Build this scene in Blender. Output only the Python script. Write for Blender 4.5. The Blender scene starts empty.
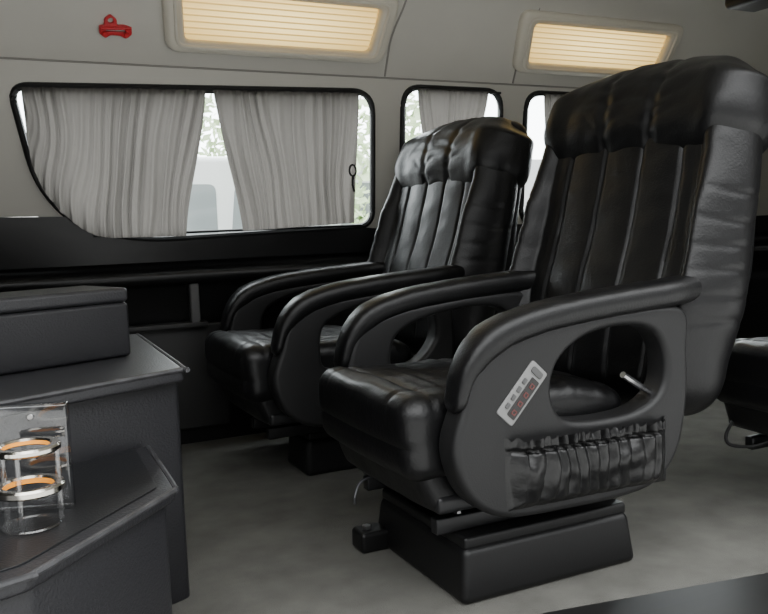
import bpy, bmesh, math, random
from mathutils import Vector, Matrix, noise
random.seed(4)
C = bpy.context.scene.collection
R = math.radians

# ------------------------------------------------------------------ camera
FPX = 830.0
CAM = Vector((0, 0, 0.81))
YAW, PITCH, ROLL = R(26), R(5.7), R(1.9)
Fh = Vector((math.sin(YAW), math.cos(YAW), 0))
F = Fh*math.cos(PITCH) + Vector((0, 0, -math.sin(PITCH)))
R0 = Vector((math.cos(YAW), -math.sin(YAW), 0))
U0 = R0.cross(F)
R1 = R0*math.cos(ROLL) - U0*math.sin(ROLL)
U1 = U0*math.cos(ROLL) + R0*math.sin(ROLL)
cd = bpy.data.cameras.new('camera'); cam = bpy.data.objects.new('camera', cd); C.objects.link(cam)
cd.sensor_width = 36; cd.lens = 36*FPX/768; cd.clip_start = 0.02
cam.matrix_world = Matrix(((R1.x, U1.x, -F.x, CAM.x), (R1.y, U1.y, -F.y, CAM.y), (R1.z, U1.z, -F.z, CAM.z), (0, 0, 0, 1)))
bpy.context.scene.camera = cam

def ray(px, py): return F + R1*((px-384)/FPX) + U1*((307-py)/FPX)
def yband(z): return 3.08 - 0.06*(z-0.8)/0.55
def on_band(px, py, off=0.0):
    d = ray(px, py); n = Vector((0, .55, .06)); p0 = Vector((0, 3.08-off, .8))
    return CAM + d*((p0-CAM).dot(n)/d.dot(n))

# ------------------------------------------------------------------ materials
def mat(name, col, rough=.5, metal=0, bump=0, bscale=100, var=0, vscale=8, wrinkle=0, wscale=14, spec=.5, coat=0):
    m = bpy.data.materials.new(name); m.use_nodes = True
    nt = m.node_tree; b = nt.nodes['Principled BSDF']
    b.inputs['Base Color'].default_value = (*col, 1); b.inputs['Roughness'].default_value = rough
    b.inputs['Metallic'].default_value = metal; b.inputs['Specular IOR Level'].default_value = spec
    if coat:
        b.inputs['Coat Weight'].default_value = coat; b.inputs['Coat Roughness'].default_value = .25
    tc = nt.nodes.new('ShaderNodeTexCoord')
    if var:
        n = nt.nodes.new('ShaderNodeTexNoise'); n.inputs['Scale'].default_value = vscale; n.inputs['Detail'].default_value = 6
        nt.links.new(tc.outputs['Object'], n.inputs['Vector'])
        cr = nt.nodes.new('ShaderNodeValToRGB')
        cr.color_ramp.elements[0].position = .3; cr.color_ramp.elements[1].position = .7
        cr.color_ramp.elements[0].color = (*[c*(1-var) for c in col], 1)
        cr.color_ramp.elements[1].color = (*[min(1, c*(1+var)) for c in col], 1)
        nt.links.new(n.outputs['Fac'], cr.inputs['Fac']); nt.links.new(cr.outputs['Color'], b.inputs['Base Color'])
    prev = None
    for strength, scale, dist in ((bump, bscale, .002), (wrinkle, wscale, .02)):
        if not strength: continue
        n = nt.nodes.new('ShaderNodeTexNoise'); n.inputs['Scale'].default_value = scale; n.inputs['Detail'].default_value = 4
        nt.links.new(tc.outputs['Object'], n.inputs['Vector'])
        bp = nt.nodes.new('ShaderNodeBump'); bp.inputs['Strength'].default_value = strength; bp.inputs['Distance'].default_value = dist
        nt.links.new(n.outputs['Fac'], bp.inputs['Height'])
        if prev: nt.links.new(prev.outputs['Normal'], bp.inputs['Normal'])
        prev = bp
    if prev: nt.links.new(prev.outputs['Normal'], b.inputs['Normal'])
    return m

def emis(name, col, s):
    m = bpy.data.materials.new(name); m.use_nodes = True
    b = m.node_tree.nodes['Principled BSDF']
    b.inputs['Base Color'].default_value = (*col, 1); b.inputs['Emission Color'].default_value = (*col, 1)
    b.inputs['Emission Strength'].default_value = s
    return m

M = dict(
    leather=mat('black_leather', (.0038, .0038, .0042), .385, bump=.3, bscale=200, wrinkle=.10, wscale=18, spec=.44),
    leather2=mat('pocket_leather', (.005, .005, .0052), .30, bump=.2, bscale=220, wrinkle=.1, wscale=30),
    plastic=mat('charcoal_plastic', (.0115, .0115, .0118), .45, bump=.2, bscale=400, spec=.38),
    blackpl=mat('black_plastic', (.006, .006, .0063), .42, bump=.1, bscale=300, spec=.4),
    metal_dark=mat('black_painted_steel', (.020, .020, .021), .35, metal=.4),
    chrome=mat('chrome', (.85, .85, .87), .08, metal=1),
    darkchrome=mat('dark_lever_metal', (.16, .16, .17), .3, metal=1),
    goldchrome=mat('gold_tinted_chrome', (.88, .84, .76), .12, metal=1),
    console=mat('console_leatherette', (.019, .019, .0215), .40, bump=.6, bscale=200, spec=.45),
    console_edge=mat('worn_console_edge', (.045, .045, .048), .42, bump=.3, bscale=120, var=.4, vscale=25),
    console_lit_top=mat('lit_top_leatherette', (.030, .030, .033), .36, bump=.6, bscale=200),  # lighter copy of the leatherette; window light on the tops is in the colour
    console_top=mat('console_top_leatherette', (.009, .0095, .011), .36, bump=.4, bscale=240, spec=.5),
    headliner=mat('headliner_plastic', (.56, .54, .485), .6, bump=.08, bscale=300, var=.04, vscale=3),
    trimgrey=mat('light_trim_plastic', (.56, .54, .485), .5, bump=.05, bscale=300),
    frame=mat('cream_frame_plastic', (.62, .58, .49), .42),
    seam=mat('dark_seam_plastic', (.28, .265, .24), .7),  # darker plastic of the panel joints
    lowerwall=mat('black_wall_panel', (.0125, .0125, .0128), .34, bump=.15, bscale=250),
    greypanel=mat('dark_grey_panel', (.03, .03, .03), .5, bump=.15, bscale=250),
    bracket=mat('grey_bracket', (.11, .11, .11), .5),
    carpet=mat('grey_carpet', (.122, .120, .109), .95, bump=1.0, bscale=320, var=.17, vscale=9, spec=.1),
    rubber=mat('black_rubber', (.008, .008, .008), .5),
    red=mat('red_plastic', (.55, .012, .018), .35),
    silver=mat('silver_plastic', (.22, .22, .217), .35),
    screen=mat('dark_screen', (.012, .010, .010), .25),
    reddig=mat('red_display_digit', (.10, .022, .02), .3),
    button=mat('grey_button', (.08, .08, .08), .4),
    amber=emis('amber_light', (1, .38, .03), .35),
    ground=mat('concrete_ground', (.26, .255, .245), .9, var=.15, vscale=2),
    facade=mat('pale_facade', (.86, .87, .87), .8, var=.06, vscale=1),
    fwin=mat('facade_window', (.55, .59, .61), .2),
    carpaint=mat('white_car_paint', (.86, .87, .88), .25),
    carglass=mat('dark_car_glass', (.30, .33, .345), .1),
    tyre=mat('tyre_rubber', (.02, .02, .02), .7),
    leaf=mat('leaf_green', (.54, .66, .40), .6, var=.25, vscale=3),
    bark=mat('bark', (.16, .11, .07), .9),
    steel=mat('screw_steel', (.4, .4, .4), .3, metal=1),
)

def fabric():
    m = bpy.data.materials.new('grey_curtain_fabric'); m.use_nodes = True; nt = m.node_tree
    nt.nodes.clear(); o = nt.nodes.new('ShaderNodeOutputMaterial')
    d = nt.nodes.new('ShaderNodeBsdfDiffuse'); d.inputs['Color'].default_value = (.15, .141, .133, 1)
    t = nt.nodes.new('ShaderNodeBsdfTranslucent'); t.inputs['Color'].default_value = (.066, .060, .055, 1)
    mx = nt.nodes.new('ShaderNodeMixShader'); mx.inputs['Fac'].default_value = .85
    tc = nt.nodes.new('ShaderNodeTexCoord'); w = nt.nodes.new('ShaderNodeTexNoise'); w.inputs['Scale'].default_value = 300
    bp = nt.nodes.new('ShaderNodeBump'); bp.inputs['Strength'].default_value = .3; bp.inputs['Distance'].default_value = .001
    nt.links.new(tc.outputs['Object'], w.inputs['Vector']); nt.links.new(w.outputs['Fac'], bp.inputs['Height'])
    nt.links.new(bp.outputs['Normal'], d.inputs['Normal'])
    nt.links.new(d.outputs[0], mx.inputs[1]); nt.links.new(t.outputs[0], mx.inputs[2]); nt.links.new(mx.outputs[0], o.inputs['Surface'])
    return m
def clear(name, col, fac, rough=.05):
    m = bpy.data.materials.new(name); m.use_nodes = True; nt = m.node_tree
    nt.nodes.clear(); o = nt.nodes.new('ShaderNodeOutputMaterial')
    t = nt.nodes.new('ShaderNodeBsdfTransparent'); t.inputs['Color'].default_value = (*col, 1)
    g = nt.nodes.new('ShaderNodeBsdfGlossy'); g.inputs['Roughness'].default_value = rough
    mx = nt.nodes.new('ShaderNodeMixShader'); mx.inputs['Fac'].default_value = fac
    nt.links.new(t.outputs[0], mx.inputs[1]); nt.links.new(g.outputs[0], mx.inputs[2]); nt.links.new(mx.outputs[0], o.inputs['Surface'])
    return m
M['fabric'] = fabric(); M['glass'] = clear('window_glass', (.98, 1, 1), .03); M['acrylic'] = clear('clear_acrylic', (.86, .87, .88), .12)
M['acrylic_post'] = clear('polished_acrylic', (.92, .92, .92), .16, .1)

def lamp_mat():
    m = bpy.data.materials.new('warm_lamp_diffuser'); m.use_nodes = True; nt = m.node_tree; b = nt.nodes['Principled BSDF']
    tc = nt.nodes.new('ShaderNodeTexCoord'); mp = nt.nodes.new('ShaderNodeMapping'); mp.inputs['Scale'].default_value = (2.2, 1, 8)
    gr = nt.nodes.new('ShaderNodeTexGradient'); gr.gradient_type = 'SPHERICAL'
    nt.links.new(tc.outputs['Object'], mp.inputs['Vector']); nt.links.new(mp.outputs['Vector'], gr.inputs['Vector'])
    cr = nt.nodes.new('ShaderNodeValToRGB'); cr.color_ramp.elements[0].color = (.50, .33, .09, 1); cr.color_ramp.elements[1].color = (1.0, .78, .32, 1)
    cr.color_ramp.elements[1].position = .8
    nt.links.new(gr.outputs['Fac'], cr.inputs['Fac']); nt.links.new(cr.outputs['Color'], b.inputs['Emission Color'])
    b.inputs['Base Color'].default_value = (.5, .4, .2, 1); b.inputs['Emission Strength'].default_value = 2.1
    return m
M['lamp'] = lamp_mat()
M['louvre'] = emis('cream_louvre_glow', (.62, .43, .14), 1.15)  # lamp glow on the slats is put in as their own emission

# ------------------------------------------------------------------ mesh helpers
def tag(o, label=None, cat=None, group=None, kind=None):
    if label: o['label'] = label
    if cat: o['category'] = cat
    if group: o['group'] = group
    if kind: o['kind'] = kind
    return o
def link(name, me, m, parent=None, smooth=True, sharp=38):
    o = bpy.data.objects.new(name, me); C.objects.link(o)
    if m: me.materials.clear(); me.materials.append(m)
    if smooth:
        for p in me.polygons: p.use_smooth = True
        me.set_sharp_from_angle(angle=R(sharp))
    if parent: o.parent = parent
    return o
def obj(name, bm, m, parent=None, smooth=True, sharp=38):
    bmesh.ops.recalc_face_normals(bm, faces=bm.faces[:])
    me = bpy.data.meshes.new(name); bm.to_mesh(me); bm.free()
    return link(name, me, m, parent, smooth, sharp)
def empty(name, loc, rot=(0, 0, 0)):
    e = bpy.data.objects.new(name, None); C.objects.link(e); e.location = loc; e.rotation_euler = rot; e.empty_display_size = .05
    return e
def copy_tree(o, parent=None, skip=()):
    c = o.copy(); C.objects.link(c); c.parent = parent
    for ch in list(o.children):
        if ch.name.split('.')[0] not in skip: copy_tree(ch, c, skip)
    return c
def samp(h, r, n, k=4):
    e = [-(h-r) - r*math.tan(R(45)*(1-i/k)) for i in range(k+1)]
    mid = [-(h-r) + 2*(h-r)*i/n for i in range(1, n)]
    return e + mid + [-v for v in reversed(e)]
def rbox(h, r, n=(6, 6, 6), fn=None, bm=None, k=4, c=(0, 0, 0)):
    bm = bm or bmesh.new(); S = [samp(h[i], r, n[i], k) for i in range(3)]; V = {}
    c = Vector(c)
    def vert(p):
        key = tuple(round(x, 5) for x in p)
        if key not in V:
            q = Vector([max(-(h[i]-r), min(h[i]-r, p[i])) for i in range(3)]); d = Vector(p) - q
            w = q + (d.normalized()*r if d.length > 1e-9 else d)
            w = fn(w) if fn else w
            V[key] = bm.verts.new(w + c)
        return V[key]
    for ax in range(3):
        a, b = [(1, 2), (0, 2), (0, 1)][ax]
        for s in (-1, 1):
            for i in range(len(S[a])-1):
                for j in range(len(S[b])-1):
                    f = []
                    for (ii, jj) in ((i, j), (i+1, j), (i+1, j+1), (i, j+1)):
                        p = [0, 0, 0]; p[ax] = s*h[ax]; p[a] = S[a][ii]; p[b] = S[b][jj]; f.append(vert(p))
                    bm.faces.new(f)
    return bm
def catmull(P, n=8, closed=False):
    P = [Vector(p) for p in P]; out = []; N = len(P)
    for i in range(N if closed else N-1):
        g = (lambda k: P[k % N]) if closed else (lambda k: P[max(0, min(N-1, k))])
        a, b, c, d = g(i-1), g(i), g(i+1), g(i+2)
        for k in range(n):
            t = k/n
            out.append(.5*((2*b) + (c-a)*t + (2*a-5*b+4*c-d)*t*t + (3*b-a-3*c+d)*t**3))
    if not closed: out.append(P[-1])
    return out
def round_poly(P, rad, n=8):
    out = []; N = len(P); P = [Vector(p) for p in P]
    for i in range(N):
        p = P[i]; a = P[i-1]; b = P[(i+1) % N]; r = rad[i] if isinstance(rad, (list, tuple)) else rad
        u = (a-p).normalized(); v = (b-p).normalized()
        r = min(r, .49*(a-p).length, .49*(b-p).length)
        s, e = p+u*r, p+v*r
        for k in range(n+1):
            t = k/n; out.append(s*(1-t)**2 + p*2*t*(1-t) + e*t*t)
    return out
def fill(loops, ext=.01, bev=0, res=3):
    cu = bpy.data.curves.new('c', 'CURVE'); cu.dimensions = '2D'; cu.fill_mode = 'BOTH'
    cu.extrude = max(0, ext-bev); cu.bevel_depth = bev; cu.bevel_resolution = res; cu.offset = -bev
    for L in loops:
        s = cu.splines.new('POLY'); s.points.add(len(L)-1); s.use_cyclic_u = True
        for i, p in enumerate(L): s.points[i].co = (p[0], p[1], 0, 1)
    o = bpy.data.objects.new('c', cu); C.objects.link(o)
    dg = bpy.context.evaluated_depsgraph_get(); me = bpy.data.meshes.new_from_object(o.evaluated_get(dg))
    bpy.data.objects.remove(o); bpy.data.curves.remove(cu)
    bm = bmesh.new(); bm.from_mesh(me); bpy.data.meshes.remove(me)
    bmesh.ops.remove_doubles(bm, verts=bm.verts[:], dist=1e-5)
    return bm
def xf(bm, fn):
    for v in bm.verts: v.co = fn(v.co.copy())
    return bm
def upright(bm, y=0): return xf(bm, lambda p: Vector((p.x, y-p.z, p.y)))
def tube(pts, r, closed=False, seg=8, bm=None, radii=None):
    bm = bm or bmesh.new(); P = [Vector(p) for p in pts]; N = len(P); rings = []
    up = Vector((0, 0, 1))
    for i in range(N):
        a = P[(i-1) % N] if (closed or i > 0) else P[i]; b = P[(i+1) % N] if (closed or i < N-1) else P[i]
        t = (b-a).normalized(); n = t.cross(up)
        if n.length < .05: n = t.cross(Vector((0, 1, 0)))
        n.normalize()
        if rings and n.dot(pn) < 0: n = -n
        pn = n; m = t.cross(n); rr = radii[i] if radii else r
        rings.append([bm.verts.new(P[i] + (n*math.cos(2*math.pi*k/seg) + m*math.sin(2*math.pi*k/seg))*rr) for k in range(seg)])
    for i in range(N if closed else N-1):
        A, B = rings[i], rings[(i+1) % N]
        for k in range(seg): bm.faces.new((A[k], A[(k+1) % seg], B[(k+1) % seg], B[k]))
    if not closed: bm.faces.new(rings[0]); bm.faces.new(rings[-1])
    return bm
def lathe(prof, seg=32, bm=None, c=(0, 0, 0)):
    bm = bm or bmesh.new(); c = Vector(c); rings = []
    for r, z in prof:
        rings.append([bm.verts.new(c+Vector((r*math.cos(2*math.pi*k/seg), r*math.sin(2*math.pi*k/seg), z))) for k in range(seg)])
    return bm, rings
def ring_bm(ro, ri, z0, z1, seg=40, bm=None, c=(0, 0, 0)):
    b = min(.003, (ro-ri)*.3, (z1-z0)*.3)
    prof = [(ri, z0+b), (ri, z1-b), (ri+b, z1), (ro-b, z1), (ro, z1-b), (ro, z0+b), (ro-b, z0), (ri+b, z0)]
    bm, rg = lathe(prof, seg, bm, c)
    for i in range(len(rg)):
        A, B = rg[i], rg[(i+1) % len(rg)]
        for k in range(seg): bm.faces.new((A[k], A[(k+1) % seg], B[(k+1) % seg], B[k]))
    return bm
def disc_bm(r, z0, z1, seg=32, bm=None, c=(0, 0, 0), bev=.002):
    bm, rg = lathe([(r-bev, z0), (r, z0+bev), (r, z1-bev), (r-bev, z1)], seg, bm, c)
    for i in range(3):
        for k in range(seg): bm.faces.new((rg[i][k], rg[i][(k+1) % seg], rg[i+1][(k+1) % seg], rg[i+1][k]))
    bm.faces.new(rg[0]); bm.faces.new(rg[3]); return bm
def loft_x(prof, x0, x1, nx=2):
    bm = bmesh.new(); cols = []
    for i in range(nx+1):
        x = x0+(x1-x0)*i/nx; cols.append([bm.verts.new((x, y, z)) for y, z in prof])
    for i in range(nx):
        for j in range(len(prof)-1): bm.faces.new((cols[i][j], cols[i+1][j], cols[i+1][j+1], cols[i][j+1]))
    return bm
def sst(a, b, x):
    t = max(0, min(1, (x-a)/(b-a))); return t*t*(3-2*t)
def itp(x, tab):
    if x <= tab[0][0]: return tab[0][1]
    for (a, va), (b, vb) in zip(tab, tab[1:]):
        if x <= b:
            t = (x-a)/(b-a); t = t*t*(3-2*t); return va+(vb-va)*t
    return tab[-1][1]
def lin(x, tab):
    if x <= tab[0][0]: return tab[0][1]
    for (a, va), (b, vb) in zip(tab, tab[1:]):
        if x <= b: return va+(vb-va)*(x-a)/(b-a)
    return tab[-1][1]
def gv(x, c, w, d): return d*math.exp(-((x-c)/w)**2)
def nz(x, y, z): return noise.noise(Vector((x, y, z)))
def box(h, c, m, name, parent=None, r=.004, kind=None):
    o = obj(name, rbox(h, r, (1, 1, 1), None, None, 2, c), m, parent)
    if kind: o['kind'] = kind
    return o
def slab(P, z0, z1, bev, rad=.012):
    h = (z1-z0)/2; return xf(fill([round_poly([Vector(p) for p in P], rad, 4)], h, bev, 3), lambda p: p+Vector((0, 0, (z0+z1)/2)))

# ------------------------------------------------------------------ setting
box((2.6, 1.06, .02), (1.9, 2.10, -.02), M['carpet'], 'floor', kind='structure')
tag(obj('trim_1', slab([(-.6, 1.05), (-.6, 1.30), (1.0, 1.335), (1.7, 1.215), (4.3, 1.19), (4.3, 1.05)], -.03, .004, .002, .005), M['rubber']), kind='structure')   # door sill

low = [(3.13, 0), (3.13, .44), (3.12, .47), (3.10, .50), (3.10, .60), (3.075, .615), (3.055, .622), (3.045, .635), (3.045, .652), (3.055, .664), (3.08, .672), (3.10, .685), (3.10, .73), (3.088, .75), (3.085, .76)]
tag(obj('wall_lower', loft_x(low, -.6, 4.3), M['lowerwall'], sharp=70), kind='structure')
ceil = [(3.03, 1.36), (3.012, 1.375), (3.0, 1.39), (2.985, 1.425), (2.93, 1.53), (2.87, 1.64), (2.80, 1.72), (2.65, 1.78), (2.3, 1.80), (1.1, 1.80)]
tag(obj('ceiling', loft_x(ceil, -.6, 4.3), M['headliner'], sharp=60), kind='structure')
tag(obj('wall_back', rbox((.02, 1.0, .95), .004, (1, 1, 1), None, None, 2, (4.32, 2.1, .9)), M['lowerwall']), kind='structure')
tag(obj('wall_front', rbox((.02, 1.0, .95), .004, (1, 1, 1), None, None, 2, (-.62, 2.1, .9)), M['lowerwall']), kind='structure')
# door side wall: only the part behind the sliding-door opening and the header above it
wrb = upright(fill([[(2.3, 0), (4.3, 0), (4.3, 1.8), (-.6, 1.8), (-.6, 1.70), (2.15, 1.70), (2.27, 1.62)]], .02), 1.06)
tag(obj('wall_right', wrb, M['headliner']), kind='structure')

# windows
px1 = [(9, 86), (371, 92), (371, 226), (140, 241), (78, 228), (36, 185)]
w1 = [on_band(*p) for p in px1]; w1 = [Vector((p.x, p.z)) for p in w1]
L1 = round_poly(w1, [.06, .09, .07, .12, .12, .25], 8)
L2 = round_poly([Vector(p) for p in ((1.585, 1.355), (2.055, 1.355), (2.055, .79), (1.585, .79))], .08, 8)
L3 = round_poly([Vector(p) for p in ((2.185, 1.355), (3.5, 1.355), (3.5, .79), (2.185, .79))], .08, 8)
def onb(bm, off=0): return xf(bm, lambda p: Vector((p.x, yband(p.y)-off-p.z, p.y)))
xl = w1[0].x
outer = [(-.6, .875), (xl+.06, .875), (xl+.2, .80), (xl+.35, .745), (1.0, .735), (4.3, .735), (4.3, 1.40), (-.6, 1.40)]
tag(obj('wall_left', onb(fill([[Vector(p) for p in outer], L1, L2, L3], .012)), M['trimgrey'], smooth=False), kind='structure')
# black panel whose top edge follows the window's lower curve
under = sorted([p for p in L1 if p.y < .885], key=lambda p: p.x)
under = [p for p in under if not (p.x > w1[2].x-.06 and p.y > .80)]
lip = [Vector((-.6, .885))] + under + [Vector((w1[2].x+.06, .79)), Vector((4.3, .79)), Vector((4.3, .70)), Vector((-.6, .70))]
tag(obj('trim_2', onb(fill([lip], .006), .018), M['lowerwall'], smooth=False), kind='structure')
for i, L in enumerate((L1, L2, L3)):
    pts = [Vector((p.x, yband(p.y)-.014, p.y)) for p in L]
    wi = tag(obj('window_%d' % (i+1), tube(pts, .0125, True, 8), M['rubber']), kind='structure')
    obj('pane', onb(fill([L], .002), -.015), M['glass'], wi, smooth=False)
# panel joints on the headliner
for k, x in enumerate((1.50, 2.11)):
    path = [(x+(.03 if z > 1.6 else 0), y-.001, z) for y, z in ceil[2:8]]
    tag(obj('trim_%d' % (3+k), tube(catmull(path, 4), .0045, False, 6), M['seam']), kind='structure')
tag(obj('trim_5', tube([(x, 3.003, 1.385) for x in (-.6, 1.5, 4.3)], .004, False, 6), M['seam']), kind='structure')
# lower wall: grey pillar right of the open recess and a dark grey panel below it
tag(obj('trim_6', rbox((.22, .012, .20), .01, (1, 1, 1), None, None, 3, (.62, 3.112, .26)), M['greypanel']), kind='structure')
tag(obj('trim_7', rbox((.017, .022, .080), .006, (1, 1, 1), None, None, 3, (.715, 3.078, .535)), M['bracket']), kind='structure')
tag(obj('trim_8', rbox((.16, .03, .010), .005, (1, 1, 1), None, None, 3, (.60, 3.085, .462)), M['greypanel']), kind='structure')
tag(obj('trim_9', tube([(x, 3.088, .745) for x in (-.6, 1.5, 4.3)], .012, False, 10), M['lowerwall']), kind='structure')

# ------------------------------------------------------------------ curtains
def curtain(tops, bots, k, seed, amp, label, off=.066, name='curtain'):
    """tops / bots: piecewise-linear lists (u, (x, z)) of the heading and the hem on the window plane"""
    NU, NV = 200, 36; bm = bmesh.new(); G = []
    for j in range(NV+1):
        v = j/NV; row = []
        for i in range(NU+1):
            u = i/NU; uu = u + .04*nz(u*5, v*1.8, seed)
            a = Vector((lin(u, [(q[0], q[1][0]) for q in tops]), lin(u, [(q[0], q[1][1]) for q in tops])))
            b = Vector((lin(u, [(q[0], q[1][0]) for q in bots]), lin(u, [(q[0], q[1][1]) for q in bots])))
            e = .5*v + .5*v*v*(3-2*v); p = Vector((a.x+(b.x-a.x)*e, a.y+(b.y-a.y)*v))
            ph = 2*math.pi*k*uu + 3.0*nz(u*4, v*1.4, seed+5)
            w = amp*((.65+.8*nz(u*6, v*1.5, seed))*math.sin(ph)*.75 + .25*math.sin(ph*2.3+seed) + 1.1*nz(u*k*.5, v*1.8, seed+9))
            row.append(bm.verts.new((p.x, yband(p.y)-off-w, p.y)))
        G.append(row)
    for j in range(NV):
        for i in range(NU): bm.faces.new((G[j][i], G[j][i+1], G[j+1][i+1], G[j+1][i]))
    o = obj(name, bm, M['fabric'], sharp=180)
    return tag(o, label, 'curtain', 'grey window curtains')
def pr(*p):
    q = on_band(p[0], p[1], .066); return (q.x, q.z)
curtain([(0, pr(21, 87)), (1, pr(206, 90))],
        [(0, pr(27, 140)), (.04, pr(32, 165)), (.10, pr(43, 190)), (.19, pr(60, 211)), (.31, pr(82, 229)), (.40, pr(97, 236)), (.5, pr(112, 238)), (1, pr(186, 236))], 13, 1.3, .0115,
        'grey pleated curtain over the front half of the large side window, narrowing to its hem')
curtain([(0, pr(213, 90)), (1, pr(360, 93))], [(0, pr(243, 231)), (1, pr(353, 223))], 11, 4.1, .011,
        'grey pleated curtain over the rear half of the large side window, next to the pillar')
curtain([(0, (1.63, 1.345)), (1, (1.97, 1.345))], [(0, (1.72, .8)), (1, (1.85, .8))], 7, 7.7, .006,
        'short grey curtain in the small window above the farther seat headrest', .048)
curtain([(0, (2.24, 1.345)), (1, (2.90, 1.345))], [(0, (2.30, .8)), (1, (2.78, .8))], 9, 2.7, .010,
        'grey curtain in the rear window between the two seat backs')
def rail(pts, label):
    tag(obj('curtain_rail', tube(pts, .005, False, 8), M['rubber']), label, 'curtain rail', 'curtain rails')
RO = .031
a, b = pr(18, 88), pr(364, 93)
rail([(a[0], yband(a[1])-RO, a[1]), (b[0], yband(b[1])-RO, b[1])], 'thin black curtain rail along the top of the large side window')
a, b = pr(95, 236), pr(366, 225)
rail([(a[0], yband(a[1])-RO, a[1]), (b[0], yband(b[1])-RO, b[1])], 'thin black curtain rail along the bottom of the large side window')
rail([(1.61, yband(1.345)-RO, 1.345), (2.04, yband(1.345)-RO, 1.345)], 'thin black curtain rail along the top of the small middle window')
rail([(2.21, yband(1.345)-RO, 1.345), (3.48, yband(1.345)-RO, 1.345)], 'thin black curtain rail along the top of the rear window')
h = on_band(353, 177, .09)
tb = empty('curtain_hook', (h.x, h.y, h.z)); tag(tb, 'small dark curtain hook beside the rear curtain of the large window', 'hook')
obj('ring', tube([(.014*math.cos(t*.3), 0, .025+.022*math.sin(t*.3)) for t in range(21)], .004, True, 8), M['blackpl'], tb)
obj('stem', tube(catmull([(0, 0, .003), (-.004, -.004, -.03), (.004, 0, -.055)], 6), .005, False, 8), M['blackpl'], tb)

# ------------------------------------------------------------------ wall lights and hammer
TILT = R(28.5)
def light(x, label):
    z = 1.549; y = 2.920
    t = empty('wall_light', (x, y, z), (TILT, 0, 0)); tag(t, label, 'light', 'wall lights above the windows')
    o = round_poly([Vector(p) for p in ((-.445, .13), (.445, .13), (.415, -.125), (-.415, -.125))], .05, 6)
    i = round_poly([Vector(p) for p in ((-.372, .080), (.372, .080), (.352, -.083), (-.352, -.083))], .022, 6)
    obj('frame', upright(fill([o, i], .026, .022, 6), -.013), M['frame'], t)
    m = round_poly([Vector(p) for p in ((-.402, .102), (.402, .102), (.380, -.103), (-.380, -.103))], .035, 6)
    obj('inner_rim', tube([(p.x, -.037, p.y) for p in m], .0085, True, 10), M['frame'], t)
    bm = bmesh.new(); G = []
    for j in range(13):
        zz = -.088 + .174*j/12; hw = .356+.018*j/12
        G.append([bm.verts.new((-hw+2*hw*k/6, -.003, zz)) for k in range(7)])
    for j in range(12):
        for k in range(6): bm.faces.new((G[j][k], G[j][k+1], G[j+1][k+1], G[j+1][k]))
    obj('diffuser', bm, M['lamp'], t, sharp=50)
    bm = bmesh.new()
    for k in range(7):
        zz = -.064+.0215*k; hw = .366
        rbox((hw, .003, .0026), .001, (1, 1, 1), None, bm, 1, (0, -.008, zz))
    for s in (-1, 1): rbox((.002, .002, .078), .001, (1, 1, 1), None, bm, 1, (s*.366, -.006, 0))
    obj('louvre', bm, M['louvre'], t)
light(1.055, 'warm glowing louvred wall light above the large curtained window')
light(2.50, 'warm glowing louvred wall light above the near seat headrest')

t = empty('emergency_hammer', (.472, 2.949, 1.495), (TILT, 0, 0)); tag(t, 'small red emergency hammer in its bracket on the upper wall', 'hammer')
ol = [(-.052, -.020), (-.052, .004), (-.036, .008), (-.036, .028), (-.016, .044), (.004, .028), (.004, .010), (.03, .012), (.052, .006), (.054, -.018), (.034, -.034), (.016, -.024), (-.016, -.024), (-.032, -.036)]
hole = [(-.016+.009*math.cos(k*.524), .024+.009*math.sin(k*.524)) for k in range(12)]
slot = [(-.030, -.013), (-.030, -.006), (.032, -.002), (.032, -.011)]
obj('bracket', upright(fill([round_poly([Vector(p) for p in ol], .006, 3), [Vector(p) for p in hole], [Vector(p) for p in slot]], .008, .003), -.008), M['red'], t)
obj('handle', tube([(-.046, -.022, -.001), (.050, -.022, .005)], .0055, False, 12), M['red'], t)
for x, z in ((.036, -.018), (-.034, -.020)):
    obj('clip', xf(disc_bm(.009, 0, .012, 20, None, (0, 0, 0), .003), lambda p: Vector((x+p.x, -.014-p.z, z+p.y))), M['red'], t)

t = empty('ceiling_unit', (2.87, 2.35, 1.80)); tag(t, 'black unit hanging from the ceiling, cut by the top right corner', 'ceiling unit')
obj('housing', rbox((.09, .14, .06), .025, (2, 2, 2), None, None, 4, (0, 0, -.115)), M['blackpl'], t)
obj('mount', rbox((.04, .06, .03), .01, (1, 1, 1), None, None, 3, (0, 0, -.028)), M['blackpl'], t)

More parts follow.
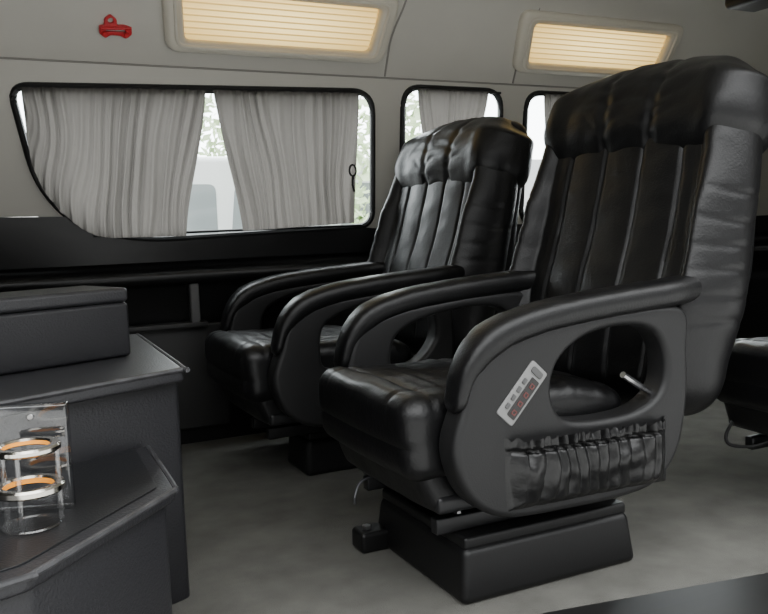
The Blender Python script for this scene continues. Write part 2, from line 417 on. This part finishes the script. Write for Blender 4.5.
# ------------------------------------------------------------------ seat
def back_map(a, px, yaw):
    s, c = math.sin(R(a)), math.cos(R(a)); sy, cy = math.sin(R(yaw)), math.cos(R(yaw))
    def f(p):
        x = p.z*s + p.x*c; y = p.y
        return Vector((px + x*cy - y*sy, x*sy + y*cy, .40 + p.z*c - p.x*s))
    return f
def make_seat(a, label, near=True, hh=.735, px=.235, hw=.30, yaw=6):
    root = empty('captain_seat', (0, 0, 0)); tag(root, label, 'seat', 'black leather van seats')
    BM = back_map(a, px, yaw); W = hw/.285
    # pedestal and slide
    def ped(p):
        f = 1 - .06*(p.z+.06)/.12; return Vector((p.x*f, p.y*f, p.z))
    if near: hx, hy, cx, cy = .240, .220, .005, -.03
    else: hx, hy, cx, cy = .16, .10, .02, -.06
    obj('pedestal', rbox((hx, hy, .06), .018, (2, 2, 2), ped, None, 5, (cx, cy, .06)), M['blackpl'], root)
    obj('pedestal_lid', rbox((hx-.018, hy-.018, .014), .008, (2, 2, 1), None, None, 4, (cx, cy, .128)), M['blackpl'], root)
    obj('neck', rbox((.16, .09, .035), .012, (1, 1, 1), None, None, 3, (.01, 0 if near else -.03, .185)), M['metal_dark'], root)
    for s in (-1, 1):
        yy = s*(.175 if near else .08)-(0 if near else .06)
        ra = obj('slide_rail', rbox((.25, .014, .018), .004, (1, 1, 1), None, None, 2, (-.01, yy, .160)), M['metal_dark'], root)
        if near:
            for bx in (-.2, .18): obj('bolt', disc_bm(.009, 0, .007, 6, None, (bx, yy, .178), .001), M['steel'], ra)
    obj('seat_pan', rbox((.26, .235, .02), .012, (1, 1, 1), None, None, 3, (-.02, 0, .222)), M['metal_dark'], root)
    if near:
        bk_ = obj('mounting_foot', rbox((.055, .035, .026), .010, (1, 1, 1), None, None, 4, (-.245, .150, .026)), M['blackpl'], root)
        obj('bolt', disc_bm(.012, 0, .010, 6, None, (-.272, .150, .051), .001), M['steel'], bk_)
        obj('slide_lever', tube(catmull([(-.22, .12, .20), (-.29, .125, .185), (-.31, .125, .155), (-.312, .125, .13)], 6), .004, False, 8), M['darkchrome'], root)
    # cushion
    def cush(p):
        x, y, z = p; top = sst(-.02, .06, z)
        z2 = z + top*(.010*(1-(y/.24)**2) + .008*sst(.0, -.28, x) - .03*sst(.12, .28, x))
        z2 -= top*(gv(abs(y), .155, .005, .005) + gv(x, -.225, .005, .006) + gv(x, -.10, .010, .003))
        z2 -= top*(gv(y, 0, .005, .003)+gv(abs(y), .078, .005, .003))*sst(-.22, -.20, x)
        z2 += top*(.003*nz(x*11, y*7, 2.2) + .0032*nz(x*44, y*14, 5))
        fr = sst(-.2, -.285, x)
        x2 = x - fr*.008*(1-(y/.235)**2) - fr*.006*sst(-.05, .03, z) + fr*gv(z, -.01, .005, .005)
        return Vector((x2, y*(1+.03*sst(-.1, -.28, x)), z2))
    obj('seat_cushion', rbox((.29, .244, .085), .044, (64, 50, 8), cush, None, 6, (-.062, 0, .362)), M['leather'], root)
    def lg(p):
        return Vector((p.x - .008*(1-(p.y/.23)**2) + .03*(-p.z/.08) - .003*nz(p.y*12, p.z*12, 7), p.y, p.z))
    obj('leg_rest', rbox((.045, .228, .075), .028, (4, 24, 16), lg, None, 5, (-.270, 0, .275)), M['leather'], root)
    # backrest: broad flat channels between rounded, creased side bolsters that wrap round the edges
    def bk(p):
        t, u, v = p; u0 = u/W; vv = v + .33; f = sst(.05, -.06, t); wf = itp(vv, [(-.06, .92), (.06, .99), (.24, 1.06), (.46, 1.03), (.72, .97)])
        bol = sst(.186, .240, abs(u0))*(1-.95*sst(.238, .296, abs(u0)))*itp(vv, [(-.06, .4), (.12, 1), (.42, 1), (.60, .55), (.70, .2)])
        t2 = t - f*(.054*bol + .018*math.exp(-((vv-.18)/.15)**2))
        mk = sst(-.02, .03, vv)
        for c in (-.152, -.051, .051, .152): t2 += f*mk*gv(u0, c*(1+.05*vv) + .002*nz(vv*5, c*40, 2), .0050, .0048)
        t2 -= f*mk*.003*abs(math.cos(math.pi*u0/.102))*sst(.20, .17, abs(u0))
        t2 += f*gv(abs(u0), .197+.015*vv, .007, .007)
        t2 += f*(.0032*nz(u*6, vv*4, 1.7) + .0026*nz(u*12, vv*20, 3.1))
        side = sst(.215, .25, abs(u0))
        for q, (vc, sl) in enumerate(((.13, .6), (.20, .45), (.27, .3), (.34, .1), (.41, -.1), (.49, -.25))):
            cr_ = gv(vv, vc + sl*(abs(u0)-.22) + .014*nz(u*9, q, 1) + .2*(t+.06), .007, .0036)
            t2 += f*side*cr_; u -= math.copysign(cr_*.9*sst(.26, .285, abs(u0)), u)
        return BM(Vector((t2+.075, u*wf, vv)))
    obj('backrest', rbox((.080, hw, .39), .078, (2, 120, 80), bk, None, 9), M['leather'], root)
    def sh(p):
        t, u, v = p; vv = v+.455; wf = itp(vv, [(.1, .84), (.18, .95), (.32, 1.01), (.55, .98), (.84, .90)])
        return BM(Vector((t + .128 + (.02*sst(.62, .2, vv) if t > 0 else 0), u*wf, vv)))
    obj('back_shell', rbox((.054, hw-.022, .355), .053, (2, 16, 24), sh, None, 7), M['leather'], root)
    # headrest: wide puffy pillow across the top, gathered by two soft tucks
    def hd(p):
        t, u, v = p; f = sst(.06, -.07, t); vv = v/.15; u0 = u/W
        wf = itp(vv, [(-1, .965), (-.25, 1.025), (.35, 1.0), (1, .88)])
        t2 = t - f*.026*math.exp(-((vv+.15)/.65)**2)*(1-.35*(abs(u0)/.28)**4) + f*.018*sst(.3, 1, vv)
        t2 -= f*.014*sst(.16, .24, abs(u0))*(1-.8*sst(.24, .295, abs(u0)))*(1-vv*vv)
        for q, c in enumerate((-.075, .06)):
            cc = c*(1.0+.15*vv) + .012*nz(vv*1.8, c*30, 1)
            t2 += f*gv(u0, cc, .013, (.0070, .0065)[q])*(1-.3*vv)
            for e2 in (-1, 1):   # small creases running out of each tuck
                for w2 in (-.7, -.35, 0, .35, .7):
                    dv = vv - w2 - e2*(u0-cc)*2.6 + .15*nz(u*14, w2*5, c*9); fall = math.exp(-((u0-cc)/.065)**2)*(1 if (u0-cc)*e2 > 0 else .2)
                    t2 += f*.0034*math.exp(-(dv/.09)**2)*fall
        t2 += f*(.004*nz(u*7, v*6, 8.8) + .0026*nz(u*16+v*12, v*18, 4.4))
        top = sst(.2, 1, vv)
        v2 = v + top*(-.036*(abs(u0)/.27)**2.2 - .004*(gv(u0, -.085, .02, 1)+gv(u0, .07, .02, 1)) + .003*nz(u*12, t*10, 3))
        bot = sst(-.5, -1, vv); v2 += bot*(.007*nz(u*8, t*5, 6) - .014*(1-(u0/.27)**2))
        return BM(Vector((t2+.095, u*wf, v2+hh)))
    obj('headrest', rbox((.106, hw-.002, .155), .097, (8, 100, 44), hd, None, 10), M['leather'], root)
    # armrests
    P = [(-.225, .538), (-.262, .448), (-.290, .355), (-.253, .256), (-.165, .203), (0, .193), (.14, .193), (.238, .210), (.304, .275), (.332, .39), (.332, .50), (.318, .60), (.15, .608), (0, .596), (-.12, .580)]
    O = catmull([Vector(p) for p in P], 6, True)
    for s in (-1, 1):
        g = 0 if (s < 0 and near) else -.085; gz = 0 if g == 0 else -.02
        H = catmull([Vector(p) for p in ((-.050+g, .450+gz), (-.030+g, .515), (.04+g*.5, .560), (.14, .574), (.228, .556), (.266, .49), (.252, .42), (.18, .382+gz), (.05, .378+gz), (-.024+g, .396+gz))], 6, True)
        ar = obj('armrest', upright(fill([O, H], .036, .016, 5), s*.285), M['plastic'], root, sharp=45)
        pp = catmull([Vector(p) for p in ((-.270, .430), (-.244, .510), (-.182, .571), (-.08, .602), (.05, .618), (.2, .629), (.33, .637), (.50, .648))], 8)
        bm = bmesh.new(); rg = []; N = len(pp)
        for i, p in enumerate(pp):
            tt = (pp[min(N-1, i+1)]-pp[max(0, i-1)]).normalized(); nn = Vector((-tt.y, tt.x)); q = i/(N-1)
            e = min(1, math.sqrt(max(0, 1-(1-min(1, q/.10))**2))+.12) * (1-.25*sst(.85, 1, q))
            w = (.033+.012*sst(.05, .30, q))*e; h = (.015+.017*sst(.03, .30, q))*e; row = []
            yc = s*(.287 - .035*sst(.80, 1, q))
            for k in range(20):
                th = 2*math.pi*k/20; cx, sx = math.cos(th), math.sin(th)
                yy = w*math.copysign(abs(cx)**.7, cx); hq = h*math.copysign(abs(sx)**.7, sx) + .0015*nz(q*30, k, s)
                row.append(bm.verts.new((p.x+nn.x*hq, yc+yy, p.y+nn.y*hq)))
            rg.append(row)
        for i in range(N-1):
            for k in range(20): bm.faces.new((rg[i][k], rg[i][(k+1) % 20], rg[i+1][(k+1) % 20], rg[i+1][k]))
        bm.faces.new(rg[0]); bm.faces.new(rg[-1])
        obj('armrest_pad', bm, M['leather'], ar, sharp=70)
        if s < 0 and near:
            # gathered pocket on the outer face
            bm = bmesh.new(); G = []; NU, NV = 240, 44
            for j in range(NV+1):
                v = j/NV; row = []
                for i in range(NU+1):
                    u = i/NU; x = -.176 + .441*u; z0 = .216-.005*u; z1 = .370-.012*u
                    env = min(1, 10*u, 10*(1-u), 8*v+.05)
                    uu = u + .018*nz(u*5, v*2.4, 9)
                    pl = abs(math.sin(math.pi*(15*uu + 1.2*nz(u*3.5, v*1.0, 3))))**.9
                    fold = .0110*pl*(.2+.8*v)*(1+.5*nz(u*7, v*1.5, 4)) + .009*nz(u*9, v*3.0, 8) + .0015*nz(u*26, v*6, 2)
                    hem = gv(v, .82, .018, .012) - .012*sst(.85, .89, v)*(1+.35*math.sin(u*130))
                    y = -.318 - env*(.012 + .014*math.sin(math.pi*min(1, v*.95)) + fold - hem)
                    zz = z0+(z1-z0)*v + (.004*math.sin(u*130)*sst(.9, 1, v))
                    row.append(bm.verts.new((x, y, zz)))
                G.append(row)
            for j in range(NV):
                for i in range(NU): bm.faces.new((G[j][i], G[j][i+1], G[j+1][i+1], G[j+1][i]))
            obj('pocket', bm, M['leather2'], ar, sharp=180)
        if near: obj('recline_lever', tube(catmull([(.252, s*.285, .410), (.20, s*.305, .434), (.140, s*.318, .468)], 5), .0075, False, 8, None, None), M['chrome'], ar)
    if not near: return root
    # control panel set flush into the near armrest
    ca, sa = math.cos(R(47)), math.sin(R(47)); cx, cz = -.128, .460; K = .86
    def place(bm, y): return xf(upright(bm, y), lambda p: Vector((cx + K*(p.x*ca - p.z*sa), p.y, cz + K*(p.x*sa + p.z*ca))))
    rect = lambda x0, y0, x1, y1, r=.004: round_poly([Vector(p) for p in ((x0, y0), (x1, y0), (x1, y1), (x0, y1))], r, 4)
    cp = obj('control_panel', place(fill([rect(-.078, -.029, .078, .029, .008)], .003, .002), -.321), M['silver'], root)
    cp['label'] = 'silver control panel with small dark display'
    obj('screen', place(fill([rect(-.064, -.022, .046, .004)], .001), -.3245), M['screen'], cp, smooth=False)
    for k in range(4):
        x = -.056+.0255*k
        obj('display_digit', place(fill([rect(x, -.016, x+.013, -.003, .002), rect(x+.003, -.013, x+.010, -.006, .001)], .0006), -.3259), M['reddig'], cp, smooth=False)
    for k in range(4):
        x = -.055+.024*k
        obj('button', place(fill([rect(x, .010, x+.015, .020, .003)], .002, .001), -.3250), M['button'], cp)
    obj('button', place(fill([rect(.053, -.018, .069, .018, .006)], .002, .001), -.3250), M['button'], cp)
    return root
s1 = make_seat(14.5, 'large black leather seat in front, its near armrest carrying a control panel and pocket', True, .715, .312, .328, 8)
s1.location = (1.10, 1.69, 0)
s3 = copy_tree(s1, None, ('armrest', 'control_panel', 'slide_lever', 'mounting_foot')); s3.location = (2.18, 1.44, 0)
s3['label'] = 'black leather seat behind the front one, cut off by the right edge'
for ch in s3.children:
    if ch.name.split('.')[0] in ('pedestal', 'pedestal_lid'): ch.location.x += .10
s2 = make_seat(15, 'black leather seat standing farther away beside the curtained side window', False, .682, .325, .320, 4)
s2.location = (1.05, 2.635, 0)
cb = obj('cable', tube(catmull([(-.28, .20, .24), (-.32, .20, .19), (-.315, .19, .160), (-.26, .16, .155), (-.21, .12, .18)], 8), .005, False, 8), M['rubber'], s3)
cb['label'] = 'thin black hanging cable'

# ------------------------------------------------------------------ console
t = empty('console_cabinet', (0, 0, 0)); tag(t, 'dark grey leatherette console cabinet with a lower step at the left edge', 'cabinet')
obj('body', slab([(-.43, 1.45), (.03, 1.635), (.372, 1.79), (.384, 2.42), (-.43, 2.42)], 0, .492, .004), M['console'], t)
obj('tabletop', slab([(-.45, 1.40), (.03, 1.60), (.380, 1.757), (.400, 2.45), (-.45, 2.45)], .490, .520, .008), M['console_lit_top'], t)
obj('step', slab([(-.43, 1.0), (.03, 1.165), (.265, 1.43), (.275, 1.735), (.03, 1.63), (-.43, 1.44)], 0, .346, .004), M['console'], t)
obj('step_top', slab([(-.45, .99), (.03, 1.15), (.28, 1.42), (.292, 1.745), (.03, 1.63), (-.45, 1.44)], .344, .368, .007), M['console'], t)
obj('step_mat', slab([(-.40, 1.04), (.025, 1.19), (.252, 1.435), (.262, 1.725), (.03, 1.62), (-.40, 1.43)], .366, .371, .001), M['console_top'], t)
e1 = catmull([(-.45, .992, .365), (-.2, 1.075, .365), (.022, 1.150, .365), (.04, 1.163, .365), (.16, 1.29, .365), (.272, 1.412, .365), (.281, 1.432, .365), (.287, 1.60, .365), (.291, 1.735, .365)], 5)
obj('edge_piping', tube(e1, .0055, False, 8), M['console_edge'], t)
e2 = catmull([(-.45, 1.402, .517), (.03, 1.602, .517), (.2, 1.678, .517), (.368, 1.753, .517), (.380, 1.768, .517), (.39, 2.1, .517), (.399, 2.44, .517)], 6)
obj('edge_piping', tube(e2, .0055, False, 8), M['console_edge'], t)

t = empty('storage_box', (.035, 2.0, .521), (0, 0, R(22))); tag(t, 'dark grey leatherette box resting on the console cabinet top', 'box')
obj('box_body', rbox((.26, .10, .064), .010, (4, 4, 4), None, None, 4, (0, 0, .064)), M['console'], t)
obj('lid', rbox((.2605, .1005, .0165), .010, (4, 4, 1), None, None, 4, (0, 0, .1455)), M['console_lit_top'], t)

t = empty('cup_holder', (.046, 1.34, .3715), (0, 0, R(-20))); tag(t, 'clear cup holder with two flat chrome rings on the console step', 'cup holder')
obj('base', disc_bm(.044, 0, .005, 40), M['acrylic_post'], t)
obj('ring', ring_bm(.052, .036, .054, .067), M['goldchrome'], t)
obj('ring', ring_bm(.050, .034, .116, .127), M['goldchrome'], t)
for ang in (20, 160, 270):
    x, y = .043*math.cos(R(ang)), .043*math.sin(R(ang))
    obj('post', tube([(x, y, .004), (x, y, .118)], .005, False, 14), M['acrylic_post'], t)
obj('amber_lamp', ring_bm(.0362, .0352, .056, .064), M['amber'], t)
obj('amber_lamp', ring_bm(.0342, .0332, .118, .124), M['amber'], t)
bp = obj('back_plate', rbox((.060, .012, .086), .004, (1, 1, 1), None, None, 2, (-.016, .075, .087)), M['acrylic'], t)
obj('screw', xf(disc_bm(.005, 0, .004, 16, None, (0, 0, 0), .001), lambda p: Vector((-.01+p.x, .063-p.z, .155+p.y))), M['steel'], bp)

# ------------------------------------------------------------------ outside
box((40, 40, .02), (0, 0, -.52), M['ground'], 'ground', kind='structure')
t = empty('building', (4, 14, -.5)); tag(t, 'pale building seen through the gap between the curtains', 'building')
obj('wall', rbox((7, .3, 1.25), .02, (1, 1, 1), None, None, 2, (0, 0, 1.25)), M['facade'], t)
for k in range(7):
    obj('window', rbox((.35, .02, .3), .01, (1, 1, 1), None, None, 2, (-5.2+1.7*k, -.31, 1.95)), M['fwin'], t)
t = empty('parked_van', (1.5, 7.0, -.5)); tag(t, 'white van parked outside, glimpsed between the two large curtains', 'van')
prof = [(-2.1, .35), (2.1, .35), (2.15, .9), (2.1, 1.75), (1.9, 1.86), (-.9, 1.86), (-1.5, 1.25), (-2.1, 1.05)]
obj('body', upright(fill([round_poly([Vector(p) for p in prof], .15, 5)], .8, .05, 3), 0), M['carpaint'], t)
for x0, x1 in ((-.75, .15), (.25, 1.05), (1.15, 1.9)):
    obj('side_window', upright(fill([round_poly([Vector(p) for p in ((x0, 1.2), (x1, 1.2), (x1, 1.65), (x0+.05, 1.65))], .06, 4)], .01), -.80), M['carglass'], t)
for x in (-1.35, 1.35):
    wl = obj('wheel', xf(ring_bm(.33, .2, 0, .2, 32), lambda p: Vector((x+p.x, -.82+p.z, .33+p.y))), M['tyre'], t)
    obj('hub', xf(disc_bm(.205, 0, .05, 24), lambda p: Vector((x+p.x, -.80+p.z, .33+p.y))), M['steel'], wl)
t = empty('shrub', (2.75, 5.4, -.5)); tag(t, 'green shrub outside beside the rear edge of the large window', 'shrub', 'greenery outside the van')
bm = bmesh.new()
for k in range(900):
    d = Vector((random.gauss(0, 1), random.gauss(0, 1), random.gauss(0, 1))).normalized()*random.uniform(.5, 1)
    c = Vector((d.x*.5, d.y*.5, 1.5+d.z*1.1)); a = Vector((random.gauss(0, 1), random.gauss(0, 1), random.gauss(0, 1))).normalized(); b = a.orthogonal().normalized()
    s = random.uniform(.04, .08); bm.faces.new([bm.verts.new(c+q) for q in (a*s, b*s*.5, -a*s, -b*s*.5)])
obj('foliage', bm, M['leaf'], t, smooth=False)
obj('stem', tube([(0, 0, 0), (.03, 0, .7), (0, .02, 1.5)], .04, False, 8), M['bark'], t)
t2 = copy_tree(t); t2.location = (2.45, 10.5, -.5); t2.scale = (1.2, 1.2, 1.35)
t2['label'] = 'taller green shrub behind the white van, seen between the two large curtains'

# ------------------------------------------------------------------ light: bright open sky on the window side; on the door side a dark horizon with sky above it
w = bpy.data.worlds.new('world'); bpy.context.scene.world = w; w.use_nodes = True
nt = w.node_tree; bg = nt.nodes['Background']
tc = nt.nodes.new('ShaderNodeTexCoord'); sp = nt.nodes.new('ShaderNodeSeparateXYZ'); nt.links.new(tc.outputs['Generated'], sp.inputs[0])
rz = nt.nodes.new('ShaderNodeValToRGB'); rz.color_ramp.interpolation = 'EASE'
rz.color_ramp.elements[0].position = .48; rz.color_ramp.elements[0].color = (.015, .015, .015, 1)
rz.color_ramp.elements[1].position = .62; rz.color_ramp.elements[1].color = (.036, .036, .036, 1)
for p_, v_ in ((.72, .23), (.80, .44), (.95, .43)):
    e = rz.color_ramp.elements.new(p_); e.color = (v_*.98, v_*.995, v_, 1)
m1 = nt.nodes.new('ShaderNodeMapRange'); m1.inputs[1].default_value = -1; m1.inputs[2].default_value = 1; nt.links.new(sp.outputs['Z'], m1.inputs[0]); nt.links.new(m1.outputs[0], rz.inputs['Fac'])
m2 = nt.nodes.new('ShaderNodeMapRange'); m2.interpolation_type = 'SMOOTHSTEP'; m2.inputs[1].default_value = -.3; m2.inputs[2].default_value = .2; nt.links.new(sp.outputs['Y'], m2.inputs[0])
mx = nt.nodes.new('ShaderNodeMix'); mx.data_type = 'RGBA'
nt.links.new(m2.outputs[0], mx.inputs['Factor']); nt.links.new(rz.outputs['Color'], mx.inputs['A']); mx.inputs['B'].default_value = (.95, .985, 1, 1)
nt.links.new(mx.outputs['Result'], bg.inputs['Color']); bg.inputs['Strength'].default_value = 11.5
